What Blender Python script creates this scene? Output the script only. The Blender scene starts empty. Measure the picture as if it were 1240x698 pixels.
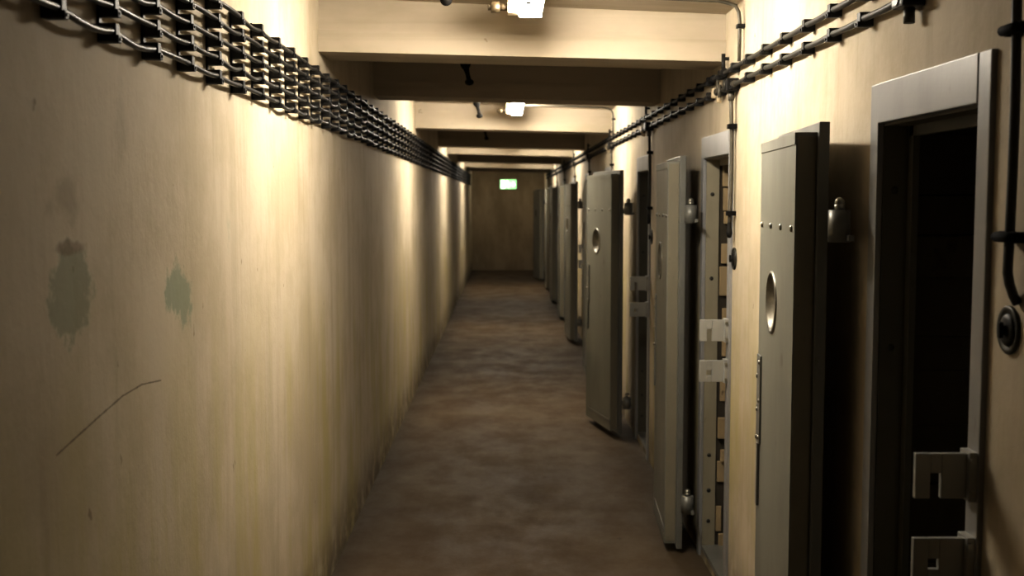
import bpy, bmesh, math, random
from mathutils import Vector, Matrix
random.seed(7)
sc = bpy.context.scene
COL = sc.collection
PI = math.pi

# ------------------------------------------------------------------ node helper
class NT:
    def __init__(self, name):
        self.m = bpy.data.materials.new(name); self.m.use_nodes = True
        self.nt = self.m.node_tree; self.nt.nodes.clear()
        self.out = self.nt.nodes.new('ShaderNodeOutputMaterial')
        self.bsdf = self.nt.nodes.new('ShaderNodeBsdfPrincipled')
        self.nt.links.new(self.bsdf.outputs[0], self.out.inputs[0])
    def put(self, sock, v):
        if isinstance(v, bpy.types.NodeSocket): self.nt.links.new(v, sock)
        else:
            if hasattr(sock.default_value, '__len__'):
                v = tuple(v)
                if len(v) == 3 and len(sock.default_value) == 4: v = v + (1,)
            sock.default_value = v
    def pos(self):
        return self.nt.nodes.new('ShaderNodeTexCoord').outputs['Object']
    def math(self, op, a, b=0.0, c=None, clamp=False):
        n = self.nt.nodes.new('ShaderNodeMath'); n.operation = op; n.use_clamp = clamp
        self.put(n.inputs[0], a); self.put(n.inputs[1], b)
        if c is not None: self.put(n.inputs[2], c)
        return n.outputs[0]
    def sep(self, v):
        n = self.nt.nodes.new('ShaderNodeSeparateXYZ'); self.put(n.inputs[0], v); return n.outputs
    def map(self, v, scale=(1,1,1), loc=(0,0,0)):
        n = self.nt.nodes.new('ShaderNodeMapping'); self.put(n.inputs[0], v)
        n.inputs['Scale'].default_value = scale; n.inputs['Location'].default_value = loc
        return n.outputs[0]
    def noise(self, v, scale, detail=4, rough=.55, dist=0):
        n = self.nt.nodes.new('ShaderNodeTexNoise'); self.put(n.inputs['Vector'], v)
        n.inputs['Scale'].default_value = scale; n.inputs['Detail'].default_value = detail
        n.inputs['Roughness'].default_value = rough; n.inputs['Distortion'].default_value = dist
        return n.outputs[0]
    def step(self, v, a, b, lo=0.0, hi=1.0):
        n = self.nt.nodes.new('ShaderNodeMapRange'); n.interpolation_type = 'SMOOTHSTEP'
        self.put(n.inputs[0], v)
        for i, q in ((1, a), (2, b), (3, lo), (4, hi)): self.put(n.inputs[i], q)
        return n.outputs[0]
    def mix(self, f, a, b, mode='MIX'):
        n = self.nt.nodes.new('ShaderNodeMix'); n.data_type = 'RGBA'; n.blend_type = mode
        self.put(n.inputs[0], f); self.put(n.inputs[6], a); self.put(n.inputs[7], b)
        return n.outputs[2]
    def bump(self, h, strength=.2, dist=.01):
        n = self.nt.nodes.new('ShaderNodeBump'); self.put(n.inputs['Height'], h)
        n.inputs['Strength'].default_value = strength; n.inputs['Distance'].default_value = dist
        self.nt.links.new(n.outputs[0], self.bsdf.inputs['Normal'])
    def set(self, **k):
        for a, v in k.items(): self.put(self.bsdf.inputs[a.replace('_', ' ')], v)
        return self.m

def wall_material(name, side):
    t = NT(name); p = t.pos(); x, y, z = t.sep(p)
    big = t.noise(p, 1.9, 6, .66)
    streak = t.noise(t.map(p, (9, 9, .9)), 1.0, 5, .62, .3)
    streak2 = t.noise(t.map(p, (30, 30, 1.6)), 1.0, 4, .6)
    fine = t.noise(p, 40, 4, .6)
    c = t.mix(t.step(big, .38, .64), (.505, .447, .35), (.425, .367, .268))
    c = t.mix(t.math('MULTIPLY', t.step(streak, .45, .75), .32), c, (.28, .225, .145))
    c = t.mix(t.math('MULTIPLY', t.step(streak2, .5, .75), .14), c, (.57, .52, .41))
    # ochre staining on the lower half
    low = t.step(z, 1.45, .75)
    och = t.math('MULTIPLY', low, t.step(t.noise(t.map(p, (5, 5, 1.1), (3, 1, 2)), 1.0, 5, .6), .40, .68))
    c = t.mix(t.math('MULTIPLY', och, .72), c, (.41, .355, .165))
    # grime towards the floor
    gr = t.math('MULTIPLY', t.step(z, .34, .0), t.step(t.noise(p, 7, 6, .65), .25, .62))
    c = t.mix(t.math('MULTIPLY', gr, .8), c, (.10, .075, .048))
    # small chips
    ch = t.step(t.noise(t.map(p, (1, 1, .6)), 22, 3, .5), .735, .765)
    c = t.mix(t.math('MULTIPLY', ch, .55), c, (.16, .12, .075))
    h = t.math('ADD', t.math('MULTIPLY', big, .6), t.math('MULTIPLY', fine, .25))
    h = t.math('ADD', h, t.math('MULTIPLY', streak, .3))
    if side == 'left':
        wob = t.math('MULTIPLY', t.math('SUBTRACT', t.noise(p, 9, 6, .68), .5), 3.2)
        def blob(cy, cz, ry, rz, colour, amount, soft=.35):
            a = t.math('DIVIDE', t.math('SUBTRACT', y, cy), ry)
            b = t.math('DIVIDE', t.math('SUBTRACT', z, cz), rz)
            d = t.math('SQRT', t.math('ADD', t.math('MULTIPLY', a, a), t.math('MULTIPLY', b, b)))
            d = t.math('ADD', d, wob)
            return t.mix(t.math('MULTIPLY', t.step(d, 1.0, 1.0-soft), amount), c, colour)
        c = blob(1.975, 1.440, .105, .080, (.21, .235, .165), .62)
        c = blob(1.97, 1.518, .085, .014, (.16, .10, .06), .45, .6)
        c = blob(1.96, 1.60, .09, .06, (.27, .22, .155), .45, .9)
        c = blob(2.63, 1.378, .115, .085, (.22, .265, .19), .7)
        c = blob(3.1, 1.50, .035, .07, (.34, .35, .27), .4, .8)
        c = blob(2.25, 1.75, .05, .12, (.27, .22, .155), .3, 1.0)
        # long curved scratch
        def seg(ya, za, yb, zb, w):
            dy, dz = yb-ya, zb-za; L2 = dy*dy+dz*dz
            py = t.math('SUBTRACT', y, ya); pz = t.math('SUBTRACT', z, za)
            s = t.math('DIVIDE', t.math('ADD', t.math('MULTIPLY', py, dy), t.math('MULTIPLY', pz, dz)), L2, clamp=True)
            ey = t.math('SUBTRACT', py, t.math('MULTIPLY', s, dy)); ez = t.math('SUBTRACT', pz, t.math('MULTIPLY', s, dz))
            d = t.math('SQRT', t.math('ADD', t.math('MULTIPLY', ey, ey), t.math('MULTIPLY', ez, ez)))
            d = t.math('ADD', d, t.math('MULTIPLY', t.math('SUBTRACT', t.noise(p, 60, 2), .5), .003))
            return t.step(d, w, w*.35)
        m = t.math('MAXIMUM', seg(1.886, 1.178, 2.08, 1.203, .0030), seg(2.08, 1.203, 2.22, 1.2195, .0030))
        m = t.math('MAXIMUM', m, seg(2.22, 1.2195, 2.34, 1.2225, .0028)); m = t.math('MAXIMUM', m, seg(2.34, 1.2225, 2.47, 1.2105, .0022))
        c = t.mix(t.math('MULTIPLY', m, .7), c, (.10, .075, .05))
    t.bump(h, .35, .012)
    return t.set(Base_Color=c, Roughness=.78, Specular_IOR_Level=.25)

def ceiling_material(name):
    t = NT(name); p = t.pos()
    a = t.noise(t.map(p, (1.2, 6, 3)), 1.0, 5, .6)
    boards = t.noise(t.map(p, (.25, 3, 14)), 1.0, 3, .5)
    c = t.mix(t.step(a, .35, .7), (.50, .442, .355), (.41, .358, .27))
    c = t.mix(t.math('MULTIPLY', t.step(boards, .5, .72), .3), c, (.28, .23, .155))
    ch = t.step(t.noise(p, 11, 3, .5), .72, .75)
    c = t.mix(t.math('MULTIPLY', ch, .6), c, (.2, .15, .09))
    t.bump(t.math('ADD', boards, t.math('MULTIPLY', a, .5)), .3, .01)
    return t.set(Base_Color=c, Roughness=.8, Specular_IOR_Level=.2)

def floor_material():
    t = NT('worn_brown_floor'); p = t.pos(); x, y, z = t.sep(p)
    a = t.noise(p, 1.1, 6, .62); b = t.noise(t.map(p, (1, .7, 1)), 3.2, 7, .7); f = t.noise(p, 55, 4, .6)
    c = t.mix(t.step(a, .35, .68), (.088, .060, .033), (.116, .083, .047))
    c = t.mix(t.math('MULTIPLY', t.step(b, .48, .8), .30), c, (.058, .036, .019))
    c = t.mix(t.math('MULTIPLY', t.step(f, .55, .75), .3), c, (.16, .118, .07))
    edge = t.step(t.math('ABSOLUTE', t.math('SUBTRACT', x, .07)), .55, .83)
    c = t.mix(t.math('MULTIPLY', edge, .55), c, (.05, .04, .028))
    sp = t.step(t.noise(p, 16, 3, .5), .71, .74)
    c = t.mix(t.math('MULTIPLY', sp, .5), c, (.06, .045, .03))
    t.bump(t.math('ADD', a, t.math('MULTIPLY', f, .3)), .3, .01)
    return t.set(Base_Color=c, Roughness=t.step(b, .3, .7, .55, .8), Specular_IOR_Level=.3)

def paint(name, c0, c1, rough=.5, metal=0.0, wear=(.12, .09, .06), amount=.5, bump=.12):
    t = NT(name); p = t.pos()
    a = t.noise(t.map(p, (3, 3, 1.2)), 1.0, 5, .6); f = t.noise(p, 26, 4, .6)
    c = t.mix(t.step(a, .35, .68), c0, c1)
    w = t.step(t.noise(t.map(p, (1, 1, .55)), 13, 5, .65), .62, .74)
    c = t.mix(t.math('MULTIPLY', w, amount), c, wear)
    t.bump(t.math('ADD', t.math('MULTIPLY', f, .4), a), bump, .01)
    return t.set(Base_Color=c, Roughness=rough, Metallic=metal, Specular_IOR_Level=.4)

def plain(name, c, rough=.5, metal=0.0, spec=.5):
    t = NT(name); p = t.pos()
    f = t.noise(p, 30, 3, .6)
    col = t.mix(t.step(f, .3, .7), tuple(q*.82 for q in c), tuple(min(1, q*1.12) for q in c))
    return t.set(Base_Color=col, Roughness=rough, Metallic=metal, Specular_IOR_Level=spec)

def emit(name, c, s, base=(.8, .8, .8)):
    t = NT(name)
    return t.set(Base_Color=base, Roughness=.5, Emission_Color=c, Emission_Strength=s)

WL = wall_material('stained_plaster_left', 'left')
WR = wall_material('stained_plaster_right', 'right')
WF = paint('grey_brown_end_wall', (.42, .35, .25), (.30, .25, .17), .85, 0, (.14, .11, .07), .7, .3)
CE = ceiling_material('painted_concrete_ceiling')
FL = floor_material()
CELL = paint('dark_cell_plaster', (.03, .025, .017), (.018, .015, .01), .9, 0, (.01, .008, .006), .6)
BACK = paint('dark_wall_paint', (.06, .05, .04), (.04, .035, .025), .8)
RUB = paint('crumbling_reveal', (.38, .30, .18), (.24, .18, .10), .9, 0, (.03, .02, .012), 1.0, .8)
DOOR = paint('grey_green_door_paint', (.245, .245, .21), (.195, .195, .165), .42, .1, (.09, .075, .05), .45)
DEDGE = paint('worn_door_edge_paint', (.25, .23, .175), (.20, .18, .135), .5, .05, (.07, .055, .035), .7)
FLG = paint('grey_sheet_steel', (.22, .22, .20), (.17, .17, .155), .4, .25, (.08, .065, .045), .5)
FRM = paint('grey_frame_paint', (.31, .31, .31), (.25, .25, .25), .38, .1, (.10, .08, .06), .45)
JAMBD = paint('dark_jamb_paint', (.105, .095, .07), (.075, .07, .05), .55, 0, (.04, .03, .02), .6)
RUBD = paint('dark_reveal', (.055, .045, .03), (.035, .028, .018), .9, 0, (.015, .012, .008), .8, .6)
JAMB = paint('cream_jamb_paint', (.30, .275, .205), (.24, .215, .155), .55, 0, (.06, .045, .03), .7)
STEEL = plain('bare_steel', (.34, .33, .29), .32, .8)
BRIGHT = plain('polished_funnel_steel', (.26, .25, .22), .38, .7)
DARKM = plain('dark_iron', (.05, .048, .04), .45, .5)
BLK = plain('black_bakelite', (.013, .012, .011), .5, 0, .3)
CAB = plain('black_cable_sheath', (.026, .025, .022), .36, 0, .45)
CABR = plain('dark_grey_cable_sheath', (.045, .042, .036), .55, 0, .35)
GREYC = plain('grey_conduit', (.095, .085, .065), .5, .2)
KEEP = paint('keeper_plate_paint', (.36, .36, .34), (.30, .30, .28), .45, .15, (.1, .08, .05), .4)
BEIGE = plain('beige_plastic', (.55, .46, .32), .5)
BRASS = plain('dull_brass', (.07, .052, .028), .5, .2)
HOOK = plain('matt_black_iron', (.010, .009, .008), .8, 0, .1)
WHITE = plain('white_enamel', (.8, .78, .72), .35)
HOUS = plain('lamp_tray_enamel', (.62, .57, .47), .45)
TUBE = emit('fluorescent_diffuser_glow', (1.0, .925, .81), 122.0)
TUBE2 = emit('dim_diffuser_glow', (1.0, .90, .72), 24.0)
SIGNG = emit('exit_sign_green_glow', (.45, .95, .42), 1.6, (.1, .5, .2))
SIGNW = emit('exit_sign_white_glow', (.92, 1.0, .80), 2.2)

# ------------------------------------------------------------------ mesh helper
class MB:
    def __init__(self): self.bm = bmesh.new(); self.smooth = []
    def box(self, x0, x1, y0, y1, z0, z1, bev=0.0):
        r = bmesh.ops.create_cube(self.bm, size=1.0); vs = r['verts']
        for v in vs:
            v.co = Vector(((x0+x1)/2+v.co.x*(x1-x0), (y0+y1)/2+v.co.y*(y1-y0), (z0+z1)/2+v.co.z*(z1-z0)))
        if bev > 0:
            es = list({e for v in vs for e in v.link_edges})
            bmesh.ops.bevel(self.bm, geom=es, offset=bev, segments=2, affect='EDGES', profile=.6)
        return self
    def hexa(self, b, t):   # 4 bottom corners, 4 top corners, both counter-clockwise from above
        vs = [self.bm.verts.new(q) for q in list(b)+list(t)]
        for f in ((3,2,1,0), (4,5,6,7), (0,1,5,4), (1,2,6,5), (2,3,7,6), (3,0,4,7)):
            self.bm.faces.new([vs[i] for i in f])
        return self
    def tube(self, pts, r, seg=10, caps=True):
        pts = [Vector(q) for q in pts]; rings = []
        rr = r if hasattr(r, '__len__') else [r]*len(pts)
        prev = None
        for i, q in enumerate(pts):
            d = (pts[min(i+1, len(pts)-1)] - pts[max(i-1, 0)]).normalized()
            if prev is None:
                u = d.orthogonal().normalized()
            else:
                u = (prev - d*prev.dot(d)).normalized()
            prev = u; w = d.cross(u)
            rings.append([self.bm.verts.new(q + (u*math.cos(2*PI*k/seg) + w*math.sin(2*PI*k/seg))*rr[i]) for k in range(seg)])
        for a, b in zip(rings, rings[1:]):
            for k in range(seg):
                f = self.bm.faces.new((a[k], a[(k+1) % seg], b[(k+1) % seg], b[k])); f.smooth = True
        if caps:
            self.bm.faces.new(list(reversed(rings[0]))); self.bm.faces.new(rings[-1])
        return self
    def cyl(self, p0, p1, r, seg=16, r2=None):
        return self.tube([p0, p1], [r, r if r2 is None else r2], seg)
    def ball(self, c, r, s=(1,1,1)):
        q = bmesh.ops.create_uvsphere(self.bm, u_segments=14, v_segments=9, radius=r)
        for v in q['verts']:
            v.co = Vector((c[0]+v.co.x*s[0], c[1]+v.co.y*s[1], c[2]+v.co.z*s[2]))
            for f in v.link_faces: f.smooth = True
        return self
    def lathe(self, c, axis, prof, seg=32):  # prof: (radius, height along axis)
        a = Vector(axis).normalized(); u = a.orthogonal().normalized(); w = a.cross(u); c = Vector(c); rings = []
        for r, h in prof:
            rings.append([self.bm.verts.new(c + a*h + (u*math.cos(2*PI*k/seg)+w*math.sin(2*PI*k/seg))*max(r, 1e-4)) for k in range(seg)])
        for p, q in zip(rings, rings[1:]):
            for k in range(seg):
                f = self.bm.faces.new((p[k], p[(k+1) % seg], q[(k+1) % seg], q[k])); f.smooth = True
        return self
    def poly(self, pts, th):  # outline pts (3D, planar) extruded by vector th
        th = Vector(th); a = [self.bm.verts.new(Vector(q)) for q in pts]; b = [self.bm.verts.new(Vector(q)+th) for q in pts]
        n = len(a)
        self.bm.faces.new(list(reversed(a))); self.bm.faces.new(b)
        for k in range(n): self.bm.faces.new((a[k], a[(k+1) % n], b[(k+1) % n], b[k]))
        return self
    def build(self, name, mat, parent=None, flip=True):
        if flip: bmesh.ops.recalc_face_normals(self.bm, faces=self.bm.faces[:])
        me = bpy.data.meshes.new(name); self.bm.to_mesh(me); self.bm.free()
        me.materials.append(mat)
        o = bpy.data.objects.new(name, me); COL.objects.link(o)
        if parent: o.parent = parent
        return o

def tag(o, label, cat, group=None, kind=None):
    o['label'] = label; o['category'] = cat
    if group: o['group'] = group
    if kind: o['kind'] = kind
    return o
def thing(name, label, cat, loc=(0,0,0), rz=0.0, group=None, kind=None):
    o = bpy.data.objects.new(name, None); COL.objects.link(o); o.location = loc; o.rotation_euler = (0, 0, rz)
    o.empty_display_size = .05
    return tag(o, label, cat, group, kind)
def struct(o): o['kind'] = 'structure'; return o
def dup(root, loc, label=None, rz=None):
    r = root.copy(); COL.objects.link(r); r.location = loc
    if label: r['label'] = label
    if rz is not None: r.rotation_euler = (0, 0, rz)
    for ch in list(root.children):
        c = ch.copy(); COL.objects.link(c); c.parent = r
        for g in list(ch.children):
            d = g.copy(); COL.objects.link(d); d.parent = c
    return r

# ------------------------------------------------------------------ layout
XL, XR, Y0, Y1 = -.74, .88, -2.2, 26.0
CAMZ = 1.6
def ceil_z(x): return CAMZ + .768 - .040*(x-.0)
def beam_z(x): return CAMZ + .566 - .024*x
NEAR = [2.085, 4.46, 6.98, 9.44, 11.9, 14.36, 16.82, 19.3, 21.75]
FW = .68; OZ0, OZ1 = .05, 1.775
ORD = ['nearest', 'second', 'third', 'fourth', 'fifth', 'sixth', 'seventh', 'eighth', 'farthest']

# room shell
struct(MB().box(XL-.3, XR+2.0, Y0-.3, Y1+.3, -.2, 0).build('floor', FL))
struct(MB().box(XL-.3, XL, Y0-.3, Y1+.3, 0, 2.7).build('wall_left', WL))
struct(MB().box(XL, XR, Y1, Y1+.3, 0, 2.7).build('wall_far', WF))
struct(MB().box(XL, XR, Y0-.3, Y0, 0, 2.7).build('wall_back', BACK))
xs0, xs1 = XL-.3, XR+.4
struct(MB().hexa([(xs0, Y0-.3, ceil_z(xs0)), (xs1, Y0-.3, ceil_z(xs1)), (xs1, Y1+.3, ceil_z(xs1)), (xs0, Y1+.3, ceil_z(xs0))],
                 [(xs0, Y0-.3, 2.8), (xs1, Y0-.3, 2.8), (xs1, Y1+.3, 2.8), (xs0, Y1+.3, 2.8)]).build('ceiling', CE))
WT = .36
w = MB(); prev = Y0-.3
for n in NEAR:
    a, b = n+.05, n+FW-.05
    w.box(XR, XR+WT, prev, a, 0, 2.7)
    w.box(XR, XR+WT, a, b, OZ1+.02, 2.7)
    w.box(XR, XR+WT, a, b, 0, .03)
    prev = b
w.box(XR, XR+WT, prev, Y1+.3, 0, 2.7)
struct(w.build('wall_right', WR))
# ceiling beams (lit ones carry a lamp in front of them)
for y in (4.65, 6.6, 9.6, 12.85, 15.0, 18.2, 21.3, 24.2):
    b = MB()
    def slab(ya, yb, up0, up1):
        zb = lambda x: beam_z(x)+up0
        zt = (lambda x: 2.75) if up1 is None else (lambda x: beam_z(x)+up1)
        b.hexa([(XL, ya, zb(XL)), (XR, ya, zb(XR)), (XR, yb, zb(XR)), (XL, yb, zb(XL))],
               [(XL, ya, zt(XL)), (XR, ya, zt(XR)), (XR, yb, zt(XR)), (XL, yb, zt(XL))])
    slab(y, y+.30, 0, .085); slab(y+.016, y+.284, .085, None)
    struct(b.build('ceiling_beam', CE))
# dark cells behind every doorway
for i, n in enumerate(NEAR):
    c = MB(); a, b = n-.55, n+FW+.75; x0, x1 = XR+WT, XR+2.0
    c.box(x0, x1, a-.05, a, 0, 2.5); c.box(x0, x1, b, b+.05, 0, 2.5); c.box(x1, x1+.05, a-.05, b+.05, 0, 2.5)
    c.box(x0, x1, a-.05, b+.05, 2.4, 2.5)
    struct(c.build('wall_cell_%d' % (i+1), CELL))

# ------------------------------------------------------------------ door frames with bolt keepers
def frame(i, n):
    root = bpy.data.objects.new('door_%d' % (i+1), None); COL.objects.link(root); root.location = (XR, n, 0)
    root['kind'] = 'structure'
    pr = -.011; kp = -.020
    f = MB()
    f.box(pr, .004, 0, .055, 0, 1.868, .003); f.box(pr, .004, FW-.055, FW, 0, 1.868, .003)
    f.box(pr-.002, .004, .055, FW-.055, OZ1, 1.868, .003)
    f.build('frame', FRM, root)
    j = MB()                                    # rebate lining and inner stop
    j.box(.004, .06, .048, .060, .03, OZ1); j.box(.004, .06, FW-.060, FW-.048, .03, OZ1); j.box(.004, .06, .060, FW-.060, OZ1-.006, OZ1+.006)
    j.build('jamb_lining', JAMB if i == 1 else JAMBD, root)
    j = MB()
    ragged = (i == 1)
    j.box(.06, .075, .048, .078, .03, OZ1); j.box(.06, .075, .078, FW-.066, OZ1-.03, OZ1+.006)
    if not ragged: j.box(.06, .075, FW-.092, FW-.048, .03, OZ1)
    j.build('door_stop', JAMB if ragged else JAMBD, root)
    r = MB()                                    # masonry reveal behind the stop
    rnd = random.Random(i)
    z = .04
    while z < 1.74:
        h = rnd.uniform(.05, .15)
        if ragged and rnd.random() < .36: z += h*.8; continue
        d = rnd.uniform(.0, .02) if ragged else 0
        r.box(.062+d, WT if not ragged else .062+d+rnd.uniform(.02, .2), FW-.072+rnd.uniform(-.01, .012), FW-.050, z, min(z+h, 1.75), .004)
        z += h + (rnd.uniform(.0, .02) if ragged else 0)
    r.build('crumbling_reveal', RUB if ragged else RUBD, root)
    MB().box(.061, WT, FW-.052, FW-.047, .03, OZ1).build('gap_shade_sheet', RUBD, root)  # dark sheet put in to stand for the shade in the masonry gaps
    MB().box(.0, WT, .05, FW-.05, .03, .05, .003).build('threshold', FLG, root)
    for z0, z1, hook in ((1.045, 1.13, True), (.885, .97, False)):
        k = MB(); ya, yb = .018, .032
        k.box(kp-.10, kp-.072, ya, yb, z0, z1, .002)
        if hook: k.box(kp-.072, kp-.052, ya, yb, z0+.048, z1, .002)
        else:
            k.box(kp-.072, kp-.052, ya, yb, z0+.046, z1, .002); k.box(kp-.072, kp-.052, ya, yb, z0, z0+.026, .002)
        k.box(kp-.052, pr+.002, ya, yb, z0, z1, .002)
        k.box(pr-.014, pr+.002, ya-.012, yb+.022, z0-.004, z1+.004, .002)
        kk = k.build('bolt_keeper', KEEP, root)
        s = MB()
        for zz in (z0+.012, z1-.012): s.cyl((pr-.008, ya-.016, zz), (pr-.008, ya-.010, zz), .006, 8)
        s.build('screw', STEEL, kk)
    for zz in (.16, .30, .46, 1.25, 1.62):      # screws in the far jamb
        MB().lathe((.03, FW-.058, zz), (0, -1, 0), [(.009, -.004), (.009, .003), (.005, .005), (0, .005)], 10).build('screw', DARKM, root)
    return root
for i, n in enumerate(NEAR): frame(i, n)

# ------------------------------------------------------------------ open cell doors
SX0, SX1, SY0, SY1, SZ0, SZ1 = .022, .602, .026, .078, .045, 1.765
FX0, FX1, FZ0, FZ1 = 0, .628, .025, 1.790
HX, HZ, HR, HS = .365, 1.31, .082, .11
def make_door(name, label):
    root = thing(name, label, 'door', kind='thing')
    s = MB(); bm = s.bm
    V = lambda x, y, z: bm.verts.new((x, y, z))
    def quad(*p): bm.faces.new([V(*q) for q in p])
    x0, x1, y0, y1, z0, z1 = SX0, SX1, SY0, SY1, SZ0, SZ1
    quad((x0,y0,z0), (x0,y1,z0), (x0,y1,z1), (x0,y0,z1)); quad((x1,y1,z0), (x1,y0,z0), (x1,y0,z1), (x1,y1,z1))
    quad((x0,y0,z0), (x1,y0,z0), (x1,y1,z0), (x0,y1,z0)); quad((x0,y1,z1), (x1,y1,z1), (x1,y0,z1), (x0,y0,z1))
    a, b, c, d = HX-HS, HX+HS, HZ-HS, HZ+HS
    for (p, q, r_, t_) in ((x0, x1, z0, c), (x0, x1, d, z1), (x0, a, c, d), (b, x1, c, d)):
        quad((q, y1, r_), (p, y1, r_), (p, y1, t_), (q, y1, t_))
    K = 32; ci = []; sq = []
    for k in range(K):
        an = 2*PI*k/K; cx, cz = math.cos(an), math.sin(an); m = max(abs(cx), abs(cz))
        ci.append(V(HX+HR*cx, y1, HZ+HR*cz)); sq.append(V(HX+HS*cx/m, y1, HZ+HS*cz/m))
    for k in range(K):
        bm.faces.new((ci[k], sq[k], sq[(k+1) % K], ci[(k+1) % K]))
    s.build('door_slab', DOOR, root, flip=False)
    e = MB()                                     # worn timber edge inside the sheet, on the hinge side
    e.box(SX0-.003, SX0-.0005, SY0+.004, SY1-.004, SZ0+.01, SZ1-.01, .001)
    e.build('edge_strip', DEDGE, root)
    MB().box(FX0, FX1, 0, SY0, FZ0, FZ1, .003).build('outer_sheet', FLG, root)
    h = MB().lathe((HX, SY1, HZ), (0, 1, 0), [(HR+.007, .0), (HR+.006, .004), (HR-.002, .005), (HR-.004, .0), (.03, -.034), (.014, -.040), (.0, -.040)], 40)
    sp = h.build('spy_funnel', BRIGHT, root)
    MB().lathe((HX, SY1, HZ), (0, 1, 0), [(.0, -.0395), (.013, -.0395)], 20).build('spy_glass', BLK, sp)
    MB().box(SX0+.002, SX1-.002, SY1, SY1+.003, SZ1-.030, SZ1, .001).build('top_strip', DOOR, root)
    MB().box(SX0+.002, SX1-.06, SY1, SY1+.003, SZ0+.05, SZ0+.075, .001).build('bottom_strip', FLG, root)
    for k in range(4):
        x = SX0+.04+k*.165
        MB().lathe((x, SY1, 1.525), (0, 1, 0), [(.009, -.001), (.009, .003), (.006, .006), (0, .007)], 10).build('rivet', STEEL, root)
    p = MB(); p.box(SX1-.075, SX1-.012, SY1, SY1+.006, .87, 1.135, .002); p.box(SX1-.055, SX1-.03, SY1, SY1+.008, .68, .87, .002)
    pl = p.build('lock_plate', FLG, root)
    for x, z in ((SX1-.063, 1.115), (SX1-.024, 1.07), (SX1-.063, 1.0), (SX1-.03, .97), (SX1-.063, .89), (SX1-.024, .885)):
        MB().lathe((x, SY1+.006, z), (0, 1, 0), [(.007, -.001), (.007, .002), (.004, .004), (0, .004)], 8).build('rivet', STEEL, pl)
    for z in (.245, 1.535):                      # hinge: drum, pin, strap to the sheet and strap to the frame
        hx, hy = -.050, -.016
        q = MB().cyl((hx, hy, z-.04), (hx, hy, z+.038), .027, 18)
        hg = q.build('hinge', DARKM if False else FLG, root)
        MB().cyl((hx, hy, z+.038), (hx, hy, z+.052), .013, 12).ball((hx, hy, z+.056), .013).build('hinge_pin', STEEL, hg)
        MB().box(hx, .05, hy-.008, .0, z-.032, z+.0, .002).box(.0, .16, -.007, .0, z-.032, z+.0, .002).build('hinge_strap', FLG, hg)
        MB().box(hx-.05, hx+.01, hy-.026, hy-.012, z-.036, z-.022, .002).build('frame_strap', FLG, hg)
    return root

DL = ['nearest open grey steel cell door, lit face with round spy funnel and rivets',
      'open cell door of the second doorway, seen almost edge-on with its pale worn edge',
      'open grey cell door of the third doorway, lit face jutting into the corridor',
      'open cell door of the fourth doorway, mostly hidden behind the jutting third door',
      'dark open cell door of the fifth doorway, just beyond the jutting third door',
      'dark open cell door of the sixth doorway, far along the right wall',
      'dark open cell door of the seventh doorway, narrow in the distance',
      'dark open cell door of the eighth doorway, second from the corridor end',
      'farthest open cell door, pale edge showing against the end wall']
# (x, y of hinge corner, opening angle of the leaf)
PL = [(.800, 2.86, 85.8), (.797, 5.10, 87.4), (.785, 7.66, 102.0), (.80, 10.22, 89.0), (.80, 12.68, 93.0), (.80, 15.14, 90.5),
      (.80, 17.6, 92.0), (.80, 20.08, 90.0), (.76, 22.53, 101.0)]
d0 = None
for i, (x, y, an) in enumerate(PL):
    if d0 is None:
        d0 = make_door('cell_door', DL[0]); o = d0
    else:
        o = dup(d0, (0, 0, 0), DL[i])
    o['group'] = 'open cell doors along the right wall'
    o.location = (x, y, 0); o.rotation_euler = (0, 0, math.radians(an))

# ------------------------------------------------------------------ left wall: five cables on brackets
CZ = [1.905, 1.951, 1.997, 2.043, 2.089]
CXL = XL+.027
NAMES5 = ['lowest of the five black cables running along the left wall', 'second lowest of the five black cables along the left wall',
          'middle one of the five black cables along the left wall', 'second highest of the five black cables along the left wall',
          'highest of the five black cables running along the left wall']
SP = .2565; YS = 1.625-.2565*4; NB = 92
for k, z in enumerate(CZ):
    rnd = random.Random(50+k); pts = []
    y = YS-SP*2
    zc = z
    for q in range(NB+3):
        sag = (rnd.uniform(.0, .006) if rnd.random() < .7 else rnd.uniform(.006, .014)) if q < 30 else .002
        out = rnd.uniform(-.003, .006)
        for s in (0, .12, .3, .5, .7, .88):
            f = math.sin(PI*s)
            pts.append((CXL+out*f, y+s*SP, zc-sag*f))
        y += SP
    tag(MB().tube(pts, .0064, 8).build('wall_cable', CAB), NAMES5[k], 'cable', 'cables along the left wall')
def make_bracket():
    root = thing('cable_bracket', 'black bracket of five clamps gripping the cables on the left wall', 'cable bracket', group='cable brackets on the left wall')
    MB().box(0, .005, -.007, .007, CZ[0]-.018, CZ[-1]+.018, .001).build('rail', BLK, root)
    c = MB(); c.box(.004, .036, -.011, .011, -.018, .0155, .002); c.box(.004, .040, -.0085, .0085, -.0195, -.005, .002)
    c.cyl((.039, 0, -.012), (.042, 0, -.012), .0035, 8)
    first = c.build('clamp', BLK, root); first.location = (0, 0, CZ[0])
    for z in CZ[1:]:
        q = first.copy(); COL.objects.link(q); q.parent = root; q.location = (0, 0, z)
    root.location = (XL, YS, 0)
    return root
b0 = make_bracket()
rnd = random.Random(3)
for k in range(1, NB): 
    if YS+k*SP < 24.1: dup(b0, (XL, YS+k*SP, rnd.uniform(-.003, .003)))

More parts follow.
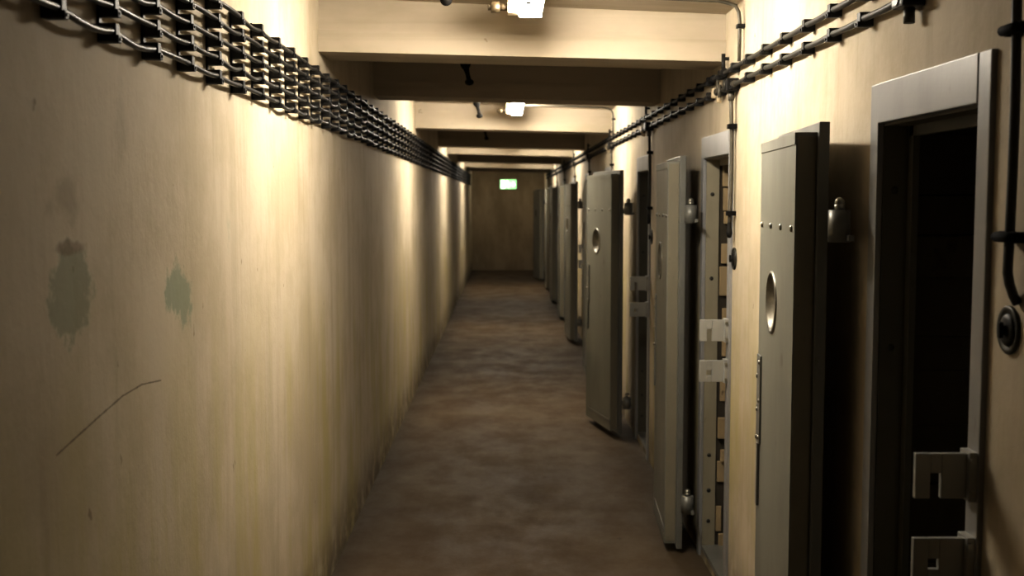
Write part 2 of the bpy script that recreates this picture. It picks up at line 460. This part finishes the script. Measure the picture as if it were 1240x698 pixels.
# ------------------------------------------------------------------ right wall: two cables on single clamps
RZ = [2.030, 2.093]; CXR = XR-.022
SPR = .262; YR = 2.545
for k, z in enumerate(RZ):
    rnd = random.Random(80+k); pts = []
    y = (YR-.02) if k == 0 else -1.8
    y = y if k == 0 else YR-SPR*16
    while y < 24.3:
        for s in (0, .25, .5, .75):
            pts.append((CXR-rnd.uniform(0, .001), y+s*SPR, z-.003*math.sin(PI*s)))
        y += SPR
    tag(MB().tube(pts, .0085, 8).build('wall_cable', CABR), ('lower' if k == 0 else 'upper')+' of the two black cables above the cell doors', 'cable', 'cables above the cell doors')
    c = MB(); c.box(-.033, .001, -.013, .013, -.018, .0155, .002); c.box(-.038, -.006, -.011, .011, -.020, -.006, .002); c.cyl((-.037, 0, -.013), (-.041, 0, -.013), .004, 8)
    c0 = tag(c.build('cable_clamp', BLK), 'small black clamp on the '+('lower' if k == 0 else 'upper')+' cable above the cell doors', 'cable clamp', ('lower' if k == 0 else 'upper')+' row of clamps above the cell doors')
    c0.location = (XR, YR+SPR*(1 if k == 0 else 0), z); c0.parent = None
    q = 2 if k == 0 else 1
    while YR+q*SPR < 24.2:
        o = c0.copy(); COL.objects.link(o); o.location = (XR, YR+q*SPR, z); q += 1

# junction fittings, drop cables and rotary switches beside each doorway
def make_junction(y, label, first=False):
    root = thing('junction_box', label, 'junction box', (XR, y, 0), group='junction boxes above the cell doors')
    MB().box(-.050, .001, -.035, .035, RZ[0]-.026, RZ[0]+.024, .006).build('body', BLK, root)
    for s in (-1, 1):
        MB().cyl((-.022, s*.035, RZ[0]), (-.022, s*.062, RZ[0]), .013, 10).cyl((-.022, s*.062, RZ[0]), (-.022, s*.075, RZ[0]), .0105, 10).build('cable_gland', GREYC, root)
    MB().cyl((-.022, 0, RZ[0]-.026), (-.022, 0, RZ[0]-.058), .012, 10).build('cable_gland', GREYC, root)
    MB().cyl((-.053, .0, RZ[0]), (-.048, .0, RZ[0]), .022, 14).build('lid', DARKM, root)
    return root
def make_terminal(y, label):
    root = thing('cable_tee', label, 'cable fitting', (XR, y, 0), group='tee fittings on the cables above the cell doors')
    MB().cyl((-.022, -.035, RZ[1]), (-.022, .035, RZ[1]), .016, 12).build('sleeve', BLK, root)
    MB().cyl((-.022, 0, RZ[1]), (-.022, 0, RZ[1]+.075), .008, 10).box(-.022, .001, -.008, .008, RZ[1]+.05, RZ[1]+.062, .001).build('stub', BLK, root)
    p = MB().cyl((-.022, .05, RZ[0]), (-.022, .12, RZ[0]), .016, 12)
    p.build('sleeve', GREYC, root)
    MB().cyl((-.022, .085, RZ[0]-.045), (-.022, .085, RZ[0]+.012), .010, 10).build('bolt', BEIGE, root)
    MB().cyl((-.022, .115, RZ[0]-.032), (-.022, .115, RZ[1]-.004), .006, 8).build('link', GREYC, root)
    MB().cyl((-.022, .20, RZ[1]), (-.022, .27, RZ[1]), .015, 12).build('sleeve', BLK, root)
    MB().box(-.036, .001, .15, .185, RZ[0]-.02, RZ[0]+.02, .004).build('clamp_block', BEIGE, root)
    MB().cyl((-.030, .03, RZ[0]-.03), (-.030, .03, RZ[0]+.02), .008, 10).build('bolt', GREYC, root)
    return root
def make_switch(y, label, z=1.372):
    root = thing('rotary_switch', label, 'light switch', (XR, y, z), group='rotary switches beside the doorways')
    MB().lathe((0, 0, 0), (-1, 0, 0), [(.043, 0), (.043, .004), (.041, .006), (.034, .006), (.032, .004), (.0, .004)], 32).build('rim', DARKM, root)
    MB().lathe((0, 0, 0), (-1, 0, 0), [(.029, .003), (.028, .006), (.020, .009), (.0, .0095)], 28).build('cap', BLK, root)
    k = MB().cyl((-.009, 0, 0), (-.014, 0, 0), .009, 12); k.box(-.021, -.013, -.005, .005, -.014, .014, .002); k.build('knob', BLK, root)
    return root
def drop(i, yd):
    w_ = ORD[i]
    zt = RZ[0]-.055; zb = 1.475 if i == 0 else 1.50
    pts = []
    if i == 0:
        pts += [(CXR, YR-.145, RZ[0]), (CXR, YR-.25, RZ[0]+.01), (CXR, yd+.14, RZ[0]+.03), (CXR, yd+.05, RZ[0]+.01), (CXR, yd+.012, RZ[0]-.03)]
    n = 14
    for s in range(n+1):
        f = s/n
        pts.append((CXR+.006*math.sin(f*PI), yd+.006*math.sin(f*3.2), zt+(zb-zt)*f))
    if i == 0:
        pts += [(CXR+.004, yd+.0, zb-.02), (CXR+.011, yd-.001, zb-.04), (CXR+.018, yd-.003, zb-.054)]
    tag(MB().tube(pts, .0085 if i == 0 else .008, 10).build('drop_cable', CABR if i in (0, 2) else GREYC), 'cable dropping from the overhead run beside the %s doorway' % w_, 'cable', 'drop cables beside the doorways')
    if i != 0:
        tag(MB().lathe((CXR, yd, zb-.05), (0, 0, 1), [(0, 0), (.007, .002), (.012, .018), (.010, .032), (.0085, .06)], 14).build('cable_end_plug', BLK),
            'black plug on the end of the drop cable beside the %s doorway' % w_, 'plug', 'plugs on the drop cables')
    for z, word in (((1.885, 'upper'), (1.535, 'lower')) if i == 0 else ((1.875, 'upper'), (1.545, 'lower'))):
        c = MB(); c.cyl((XR+.001, yd-.026, z), (CXR-.006, yd-.026, z), .010, 12); c.tube([(CXR-.006, yd-.034, z), (CXR-.010, yd-.028, z), (CXR-.010, yd+.028, z), (CXR-.006, yd+.034, z)], [.006, .009, .009, .006], 10); c.cyl((XR+.001, yd+.026, z), (CXR-.006, yd+.026, z), .010, 12)
        if i: 
            c = MB(); c.box(CXR-.012, XR, yd-.018, yd+.018, z-.009, z+.009, .003)
        tag(c.build('cable_clip', HOOK), '%s black clip on the drop cable beside the %s doorway' % (word, w_), 'cable clip', 'clips on the drop cables')
for i, n in enumerate(NEAR):
    yd = n-.065 if i > 1 else (1.965, 4.42)[i]
    drop(i, yd)
    make_switch(yd if i else 1.998, 'round black rotary switch on the wall beside the %s doorway' % ORD[i])
    make_junction(yd if i else YR-.06, 'black cable junction box above the %s doorway' % ORD[i])
    if i: make_terminal(yd+.17, 'cluster of cable tees and clamps above the %s doorway' % ORD[i])

# ------------------------------------------------------------------ fluorescent lamps across the ceiling
LY = [4.30, 9.27, 14.6, 20.7, 25.2]
LLEN = .95
def make_lamp(i, y):
    L = ['glowing fluorescent lamp under the ceiling just before the nearest beam', 'glowing fluorescent lamp in the second lit bay, its end showing below the dark beam',
         'fluorescent lamp of the third lit bay, lighting the walls from behind a dark beam', 'fourth fluorescent lamp on the corridor ceiling', 'dim fluorescent lamp on the ceiling before the end wall'][i]
    root = thing('fluorescent_lamp', L, 'lamp', (0, y, 0), group='fluorescent lamps on the ceiling')
    cz = lambda x: ceil_z(x)
    zc = cz(.094)
    MB().box(.050, .138, -LLEN, 0, zc-.034, zc-.0025, .004).build('housing', WHITE, root)
    MB().box(.053, .135, -LLEN+.02, -.005, zc-.100, zc-.034, .012).build('diffuser', TUBE if i < 4 else TUBE2, root)
    ec = MB().box(.051, .137, -.006, .012, zc-.102, zc-.004, .004).build('end_cap', WHITE, root)
    lt = MB().box(.072, .088, -.34, -.29, zc-.1015, zc-.098, .001).build('latch', GREYC, root)
    MB().box(.010, .050, -.05, .02, zc-.092, zc-.002, .004).build('connector_box', BEIGE, root)
    MB().box(.06, .128, -LLEN+.1, -LLEN+.14, zc-.0025, zc-.0014, 0).box(.06, .128, -.14, -.10, zc-.0025, zc-.0014, 0).build('ceiling_mount', WHITE, root)
    zz = zc-.066
    MB().cyl((.010, -.015, zz), (-.018, -.015, zz), .013, 12).cyl((-.018, -.015, zz), (-.05, -.015, zz), .021, 12).cyl((-.05, -.015, zz), (-.062, -.015, zz), .012, 12).build('cable_gland', BRASS, root)
    LX1 = .137
    if i == 4: return                            # no wall cables this far
    # conduit from the lamp to the wall cables
    px = XR-.018
    pts = [(LX1+.003, y+.0, cz(LX1)-.02), (.45, y, cz(.45)-.011), (.78, y, cz(.78)-.012), (.82, y, cz(.82)-.019), (.846, y, cz(.84)-.028), (px-.004, y, cz(.86)-.05), (px, y, cz(.86)-.08), (px, y, 2.2), (px, y, RZ[1]+.012)]
    tag(MB().tube(pts, .007, 8).build('lamp_conduit', GREYC), 'thin conduit bending from the %s ceiling lamp down to the wall cables' % ['nearest', 'second', 'third', 'fourth', 'farthest'][i], 'conduit', 'conduits from lamp to wall')
    c = MB().box(px-.011, XR, y-.016, y+.016, 2.225, 2.240, .003)
    tag(c.build('conduit_clip', BLK), 'small clip on the conduit below the %s ceiling lamp' % ['nearest', 'second', 'third', 'fourth', 'farthest'][i], 'clip', 'clips on the lamp conduits')
for i, y in enumerate(LY): make_lamp(i, y)

# ------------------------------------------------------------------ old black ceiling hooks in a row
def make_hook(x, y, label, long):
    zc = ceil_z(x)
    root = thing('ceiling_hook', label, 'hook', (x, y, zc), group='old black hooks along the ceiling')
    MB().cyl((0, 0, .002), (0, 0, -.016), .026, 14).build('rose', HOOK, root)
    if long:
        MB().tube([(0, 0, -.012), (0, 0, -.03), (.002, -.002, -.055), (.006, -.005, -.075), (.014, -.008, -.105), (.020, -.010, -.135)], [.022, .030, .029, .016, .012, .014], 12).build('stem', HOOK, root)
        MB().ball((.022, -.010, -.145), .024, (1.05, 1, .75)).build('hook_end', HOOK, root)
    else:
        MB().tube([(0, 0, -.012), (0, 0, -.03), (.002, -.002, -.045)], [.018, .02, .016], 10).build('stem', HOOK, root)
        MB().ball((.003, -.003, -.058), .023).build('hook_end', HOOK, root)
    return root
for x, y, lb, lg in ((-.215, 4.25, 'black ceiling knob beside the nearest fluorescent lamp', False), (-.215, 6.35, 'long black hook hanging in the dark bay behind the nearest beam', True),
                     (-.215, 8.9, 'black hook hanging left of the second fluorescent lamp', True), (-.215, 12.2, 'small black hook on the ceiling beyond the second lamp', True)):
    make_hook(x, y, lb, lg)

# ------------------------------------------------------------------ exit sign on the end wall
root = thing('exit_sign', 'small glowing green and white emergency exit sign on the end wall', 'exit sign', (.075, Y1, 1.925))
MB().box(-.19, .19, -.06, 0, -.115, .115, .006).build('housing', HOUS, root)
pn = MB().box(-.18, .18, -.064, -.06, -.10, .105, .001).build('sign_panel', SIGNG, root)
g = MB(); yy = -.0655
def pl(pts): g.poly([(x, yy, z) for x, z in pts], (0, .002, 0))
pl([(-.165, -.09), (-.085, -.09), (-.085, .09), (-.165, .09)])                     # bright doorway
pl([(.04, -.02), (.10, -.02), (.10, -.06), (.165, 0), (.10, .06), (.10, .02), (.04, .02)])  # arrow
g.ball((-.025, yy, .070), .02, (1, .1, 1))                                          # running figure
pl([(-.05, -.005), (-.012, -.012), (.0, .045), (-.035, .048)])
pl([(-.04, .045), (-.075, .02), (-.068, .006), (-.03, .03)])
pl([(-.002, .045), (.03, .012), (.022, .002), (-.012, .028)])
pl([(-.05, -.002), (-.012, -.01), (-.05, -.055), (-.075, -.085), (-.09, -.078), (-.062, -.045)])
pl([(-.03, -.005), (-.010, -.012), (.012, -.045), (.03, -.085), (.012, -.088), (-.008, -.05)])
g.build('pictogram', SIGNW, pn)

# ------------------------------------------------------------------ world, camera, colour
wd = bpy.data.worlds.new('World'); sc.world = wd; wd.use_nodes = True
wd.node_tree.nodes['Background'].inputs[0].default_value = (.02, .017, .012, 1)
wd.node_tree.nodes['Background'].inputs[1].default_value = .2
cam = bpy.data.cameras.new('Camera'); co = bpy.data.objects.new('Camera', cam); COL.objects.link(co)
cam.sensor_width = 36; cam.lens = 1400/1240*36; cam.clip_start = .05; cam.clip_end = 100
co.location = (0, 0, CAMZ); co.rotation_euler = (math.radians(90-4.41), 0, math.radians(-.35))
cam.dof.use_dof = True; cam.dof.focus_distance = 3.3; cam.dof.aperture_fstop = 5.0
sc.camera = co
sc.cycles.max_bounces = 16; sc.cycles.diffuse_bounces = 8
sc.view_settings.view_transform = 'Standard'; sc.view_settings.look = 'None'; sc.view_settings.exposure = 0.12; sc.view_settings.gamma = .78
